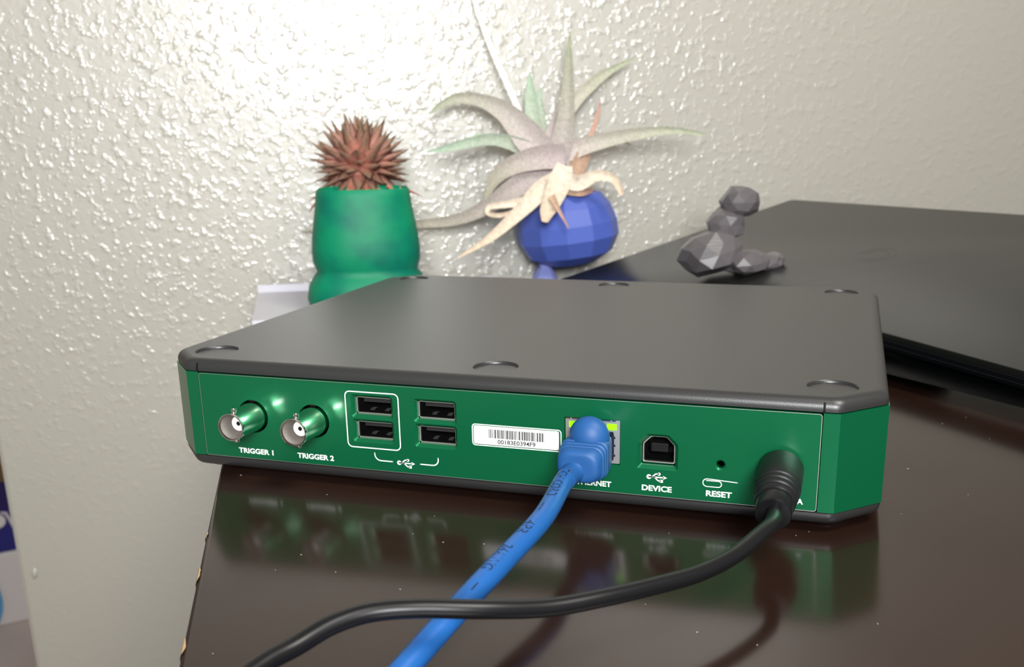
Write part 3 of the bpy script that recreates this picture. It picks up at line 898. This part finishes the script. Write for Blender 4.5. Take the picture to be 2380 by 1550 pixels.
def put_leaf(me, pos, direction, up, s):
    o = bpy.data.objects.new('leaf', me); COL.objects.link(o); o.parent = ros
    d = Vector(direction).normalized(); u_ = Vector(up); u_ = (u_ - d*u_.dot(d)).normalized(); sdv = u_.cross(d)
    M = Matrix((d, sdv, u_)).transposed().to_4x4()
    M = M @ Matrix.Diagonal((s, s, s, 1))
    M.translation = (Vector(pos) - ORG[ros.name])/1000
    o.matrix_local = M
rng = random.Random(3)
NL = 112
for i in range(NL):
    z = 1 - 1.75*(i + 0.5)/NL; a = i*2.399963
    rr = sqrt(max(0, 1 - z*z))
    d = Vector((rr*cos(a), rr*sin(a), z))
    d = (d + Vector((rng.uniform(-.1, .1), rng.uniform(-.1, .1), rng.uniform(-.06, .1)))).normalized()
    put_leaf(lm[i % 3], rc + Vector((d.x, d.y, d.z*0.85))*15.5, d + Vector((0, 0, 0.10)), Vector((0, 0, 1)) if abs(d.z) < .95 else Vector((1, 0, 0)), rng.uniform(0.85, 1.12))
for i in range(26):
    a = 2*pi*i/26 + rng.uniform(-.1, .1)
    d = Vector((cos(a), sin(a), rng.uniform(-.5, -.1)))
    put_leaf(lo_, rc + Vector((cos(a)*15, sin(a)*13, -18 + rng.uniform(-5, 4))), d, Vector((0, 0, 1)), rng.uniform(.8, 1.15))
for (u, v, du, dv) in ((752, 452, -30, 25), (765, 444, -40, 12), (930, 438, 40, 8), (900, 432, 30, 20), (850, 436, 5, 12), (815, 440, -20, 10)):
    put_leaf(lo_, at(u, v, depth(gp) - 4), RGT*du - Vector((0, 0, 1))*dv, Vector((0, 0, 1)), 1.1)
mb = MB(); mb.lathe([(12, 0), (16, 8), (17, 18), (13, 30), (4, 36)], (rc.x, rc.y, gp.z + G(242)), n=18)
mb.build('core', 'rosette_old', ros, smooth=60)

# ------------------------------------------------------------------ blue faceted pot with an air plant
fp = onz(1268, 672, DZ); bd = depth(fp)
bpx = bd/FPX
pc = at(1327, 612, bd + 2)                    # lowest point of the bowl
pot = empty('blue_pot', (pc.x, pc.y, DZ), 'blue faceted round pot beside the wall holding the air plant', 'pot')
tilt = Matrix.Rotation(radians(-6), 3, Vector((FWD.x, FWD.y, 0)).normalized())
mb = MB(); loops = []
for r, h in [(38, 0), (62, 2), (98, 22), (117, 58), (116, 92), (104, 128), (84, 156), (76, 158), (70, 150), (66, 138)]:
    L = []
    for j in range(12):
        a = 2*pi*(j + 0.5)/12
        L.append(pc + tilt @ Vector((r*bpx*cos(a), r*bpx*sin(a), h*bpx)))
    loops.append(L)
mb.loft(loops); mb.build('bowl', 'pot_blue', pot)
mb = MB(); mb.loft([[pc + tilt @ Vector((67*bpx*cos(2*pi*(j+.5)/12), 67*bpx*sin(2*pi*(j+.5)/12), h*bpx)) for j in range(12)] for h in (136, 146)]); mb.build('soil', 'soil', pot)
for (off, s) in ((0, 1.0), (34, 0.9)):
    b0 = Vector((fp.x, fp.y, DZ)) + Vector((FWD.x, FWD.y, 0)).normalized()*off*0.9
    mb = MB(); mb.lathe([(30*bpx*s, 0), (34*bpx*s, 3), (31*bpx*s, 8), (22*bpx*s, 13), (13*bpx*s, 17), (13*bpx*s, 24)], b0, n=10)
    mb.build('foot', 'pot_blue_lit', pot, smooth=25)

air = empty('air_plant', (pc.x, pc.y, pc.z + 140*bpx), 'silvery air plant with long curling leaves and dried cream leaves', 'plant')
def blade(name, pts, widths, mname, thick=0.9, cup=0.35, lab=None, face=None):
    """pts: (u, v, depth offset) in the photo frame; widths in photo pixels"""
    P = [at(u, v, min(bd + dd - 30, depth(onplane(u, v, WN, WK)) - 7)) for u, v, dd in pts]
    path = catmull(P, 7); n = len(path)
    ws = lerp_list([w*bpx/2 for w in widths], n)
    mb = MB()
    for i, q in enumerate(path):
        t = (path[min(i+1, n-1)] - path[max(i-1, 0)]).normalized()
        view = (CP - q).normalized()
        if face is not None: view = (view + Vector(face)).normalized()
        sd = t.cross(view).normalized(); nn = sd.cross(t)
        w = ws[i]; th = thick*(0.25 + 0.75*min(1, w/3))
        ring = [q + sd*w + nn*(w*cup), q + sd*w*0.5 + nn*(w*cup*0.25 - 0.0), q, q - sd*w*0.5 + nn*(w*cup*0.25), q - sd*w + nn*(w*cup), q - sd*w*0.45 - nn*th, q + sd*w*0.45 - nn*th]
        k = mb.add(ring, [])
        for s in range(7): mb.uv[k + s] = (i/(n-1), 0)
        if i:
            for s in range(7):
                a, b_ = k + s, k + (s + 1) % 7
                mb.f.append([a - 7, b_ - 7, b_, a])
    mb.f.append(list(range(7))); mb.f.append(list(range(len(mb.v) - 7, len(mb.v))))
    return mb.build(name, mname, air, smooth=50, label=lab)
blade('leaf', [(1290,372,0),(1308,320,-4),(1318,240,-8),(1321,160,-10),(1324,74,-12)], [58,48,32,20,3], 'leaf_silver')
blade('leaf', [(1278,350,6),(1300,285,8),(1340,232,10),(1400,176,10),(1472,136,8)], [44,40,28,22,3], 'leaf_silver')
blade('leaf', [(1270,372,-6),(1225,315,-10),(1175,262,-12),(1120,234,-12),(1065,228,-12),(1025,245,-12),(997,264,-12)], [70,66,44,28,22,14,3], 'leaf_silver')
blade('leaf', [(1248,340,8),(1240,285,10),(1234,225,10),(1230,168,10)], [44,36,28,3], 'leaf_mint')
blade('leaf', [(1262,330,12),(1256,280,14),(1252,240,14),(1257,203,14)], [36,26,16,3], 'leaf_mint')
blade('leaf', [(1260,368,-2),(1205,338,-8),(1150,324,-14),(1095,330,-20),(1040,344,-24),(994,353,-26)], [50,34,26,22,16,3], 'leaf_mint')
blade('leaf', [(1240,355,8),(1190,330,4),(1140,317,0),(1094,313,-2)], [36,24,12,2], 'leaf_mint')
blade('leaf', [(1320,372,0),(1250,404,-6),(1190,440,-6),(1130,482,0),(1060,510,8),(980,520,16),(850,528,22),(700,537,26)], [58,56,44,32,24,18,12,3], 'leaf_mauve')
blade('leaf', [(1310,362,-8),(1245,368,-12),(1190,385,-12),(1150,415,-8),(1126,468,0)], [54,50,40,30,6], 'leaf_mauve')
blade('leaf', [(1270,378,4),(1320,352,4),(1390,330,0),(1470,313,-6),(1560,303,-10),(1642,313,-12)], [40,44,34,26,16,3], 'leaf_silver')
blade('leaf', [(1330,340,16),(1390,322,18),(1430,322,18),(1467,338,18)], [30,20,14,3], 'leaf_mauve')
blade('leaf', [(1310,395,6),(1345,372,8),(1372,320,8),(1388,270,8),(1397,230,8)], [34,30,14,9,2], 'leaf_tan')
blade('flower_stalk', [(1232,330,-6),(1212,272,-8),(1180,198,-10),(1145,120,-12),(1112,32,-14),(1096,-30,-16)], [12,12,12,11,10,9], 'leaf_white', cup=0.0, lab='straight pale stalk')
for a in [[(1312,385,-10),(1300,425,-18),(1285,462,-26),(1272,492,-32),(1266,516,-34)], ]:
    blade('dried_leaf', a, [34,52,44,34,14], 'leaf_dry')
blade('dried_leaf', [(1305,408,-6),(1255,445,-20),(1205,495,-28),(1140,552,-32),(1064,599,-34)], [34,44,30,18,3], 'leaf_dry')
blade('dried_leaf', [(1300,412,-8),(1345,425,-16),(1385,408,-20),(1425,415,-22),(1447,452,-22)], [38,34,24,18,10], 'leaf_dry')
blade('dried_leaf', [(1290,418,-4),(1235,462,-18),(1180,474,-22),(1140,480,-22),(1136,496,-24),(1165,500,-26),(1200,490,-26)], [30,26,16,12,10,10,8], 'leaf_dry')
blade('dried_leaf', [(1318,420,-4),(1345,385,2),(1362,345,6),(1372,318,8)], [40,36,26,6], 'leaf_tan')
blade('dried_leaf', [(1282,455,-30),(1300,490,-36),(1322,530,-38)], [16,8,3], 'leaf_tan')
blade('dried_leaf', [(1320,440,-10),(1350,446,-14),(1378,442,-8)], [24,18,8], 'leaf_tan')

# ------------------------------------------------------------------ things beyond the wall corner
def far(u, v, d):
    r = ray(u, v); k = d/sqrt(r.x**2 + r.y**2); return CP + r*k
hd = far(20, 1300, 1); hx = Vector((hd.x - CP.x, hd.y - CP.y, 0)).normalized(); hs = Vector((hx.y, -hx.x, 0))   # away from and across the view
pb = CP + hx*1899; pb.z = -ZF
pk = empty('white_package', pb, 'white package with a navy blue top band on the floor beyond the wall corner', 'package')
ztop = far(8, 1189, 1899).z; zband = far(20, 1282, 1899).z
def pbx(a0, a1, b0, b1, z0, z1): return [[pb + hs*a + hx*b_ + Vector((0,0,z + ZF)) for a, b_ in ((a0, b0), (a1, b0), (a1, b1), (a0, b1))] for z in (z0, z1)]
mb = MB(); mb.loft(pbx(-170, 120, 0, 180, -ZF, zband)); mb.build('carton', 'package_white', pk, bevel=4)
mb = MB(); mb.loft(pbx(-170, 120, 0, 180, zband, ztop)); mb.build('blue_band', 'package_navy', pk, bevel=3)
mb = MB()
c0 = far(-58, 1390, 1896)
stroke(mb, [((28 + 8*sin(k*.3))*cos(radians(a)), 75*sin(radians(a))) for k, a in enumerate(range(-80, 81, 10))], 14, lambda x, z: c0 + hs*x + Vector((0, 0, z)) - hx*0.0)
mb.build('printed_curve', 'package_sky', pk)
mb = MB(); c1 = far(-6, 1212, 1896)
disc(mb, 0, 0, 13, lambda x, z: c1 + hs*x + Vector((0, 0, z)))
c2 = far(14, 1200, 1896)
stroke(mb, [(-6, 8), (0, 6), (4, -4), (10, -26)], 4, lambda x, z: c2 + hs*x + Vector((0, 0, z)))
mb.build('printed_marks', 'package_white', pk)
cb = CP + hx*2150; cb.z = -ZF
cab = empty('wooden_cabinet', cb, 'brown wooden cabinet standing behind the white package', 'cabinet')
def cbx(a0, a1, b0, b1, z0, z1): return [[cb + hs*a + hx*b_ + Vector((0,0,z + ZF)) for a, b_ in ((a0, b0), (a1, b0), (a1, b1), (a0, b1))] for z in (z0, z1)]
mb = MB(); mb.loft(cbx(-500, 420, 0, 350, -ZF + 60, 350)); mb.build('body', 'cabinet_wood', cab, bevel=4)
mb = MB(); mb.loft(cbx(-480, 400, 30, 340, -ZF, -ZF + 60)); mb.build('plinth', 'cabinet_wood', cab)
for a0 in (-490, -35):
    mb = MB(); mb.loft(cbx(a0, a0 + 445, -18, 0, -ZF + 75, 330)); d_ = mb.build('door', 'cabinet_wood', cab, bevel=3)

# ------------------------------------------------------------------ lint on the desk
mb = MB(); rng = random.Random(12)
for (u, v) in [(1105,1113),(1030,1261),(960,1241),(1010,1200),(1555,1240),(1880,1236),(2245,970),(2190,985),(1500,1405),(2095,1195),(760,1150),(700,1290),(640,1325),(1620,1470),(2110,1090),(2300,1020),(495,1520),(560,1105),(1125,1265),(1850,1245),(1395,1410),(2250,1150),(780,1330),(930,1370),(2040,1450),(1760,1500)]:
    c = onz(u, v, DZ); L = rng.uniform(0.08, 0.3); a = rng.uniform(0, pi)
    d = Vector((cos(a), sin(a), 0)); e = Vector((-sin(a), cos(a), 0))
    mb.tube([c - d*L + Vector((0,0,.1)), c + e*L*.3 + Vector((0,0,.18)), c + d*L + Vector((0,0,.1))], 0.05, 5)
mb.build('lint_specks', 'lint', base=(150, -60, DZ), kind='stuff', label='pale specks of lint scattered on the dark desk', cat='lint')
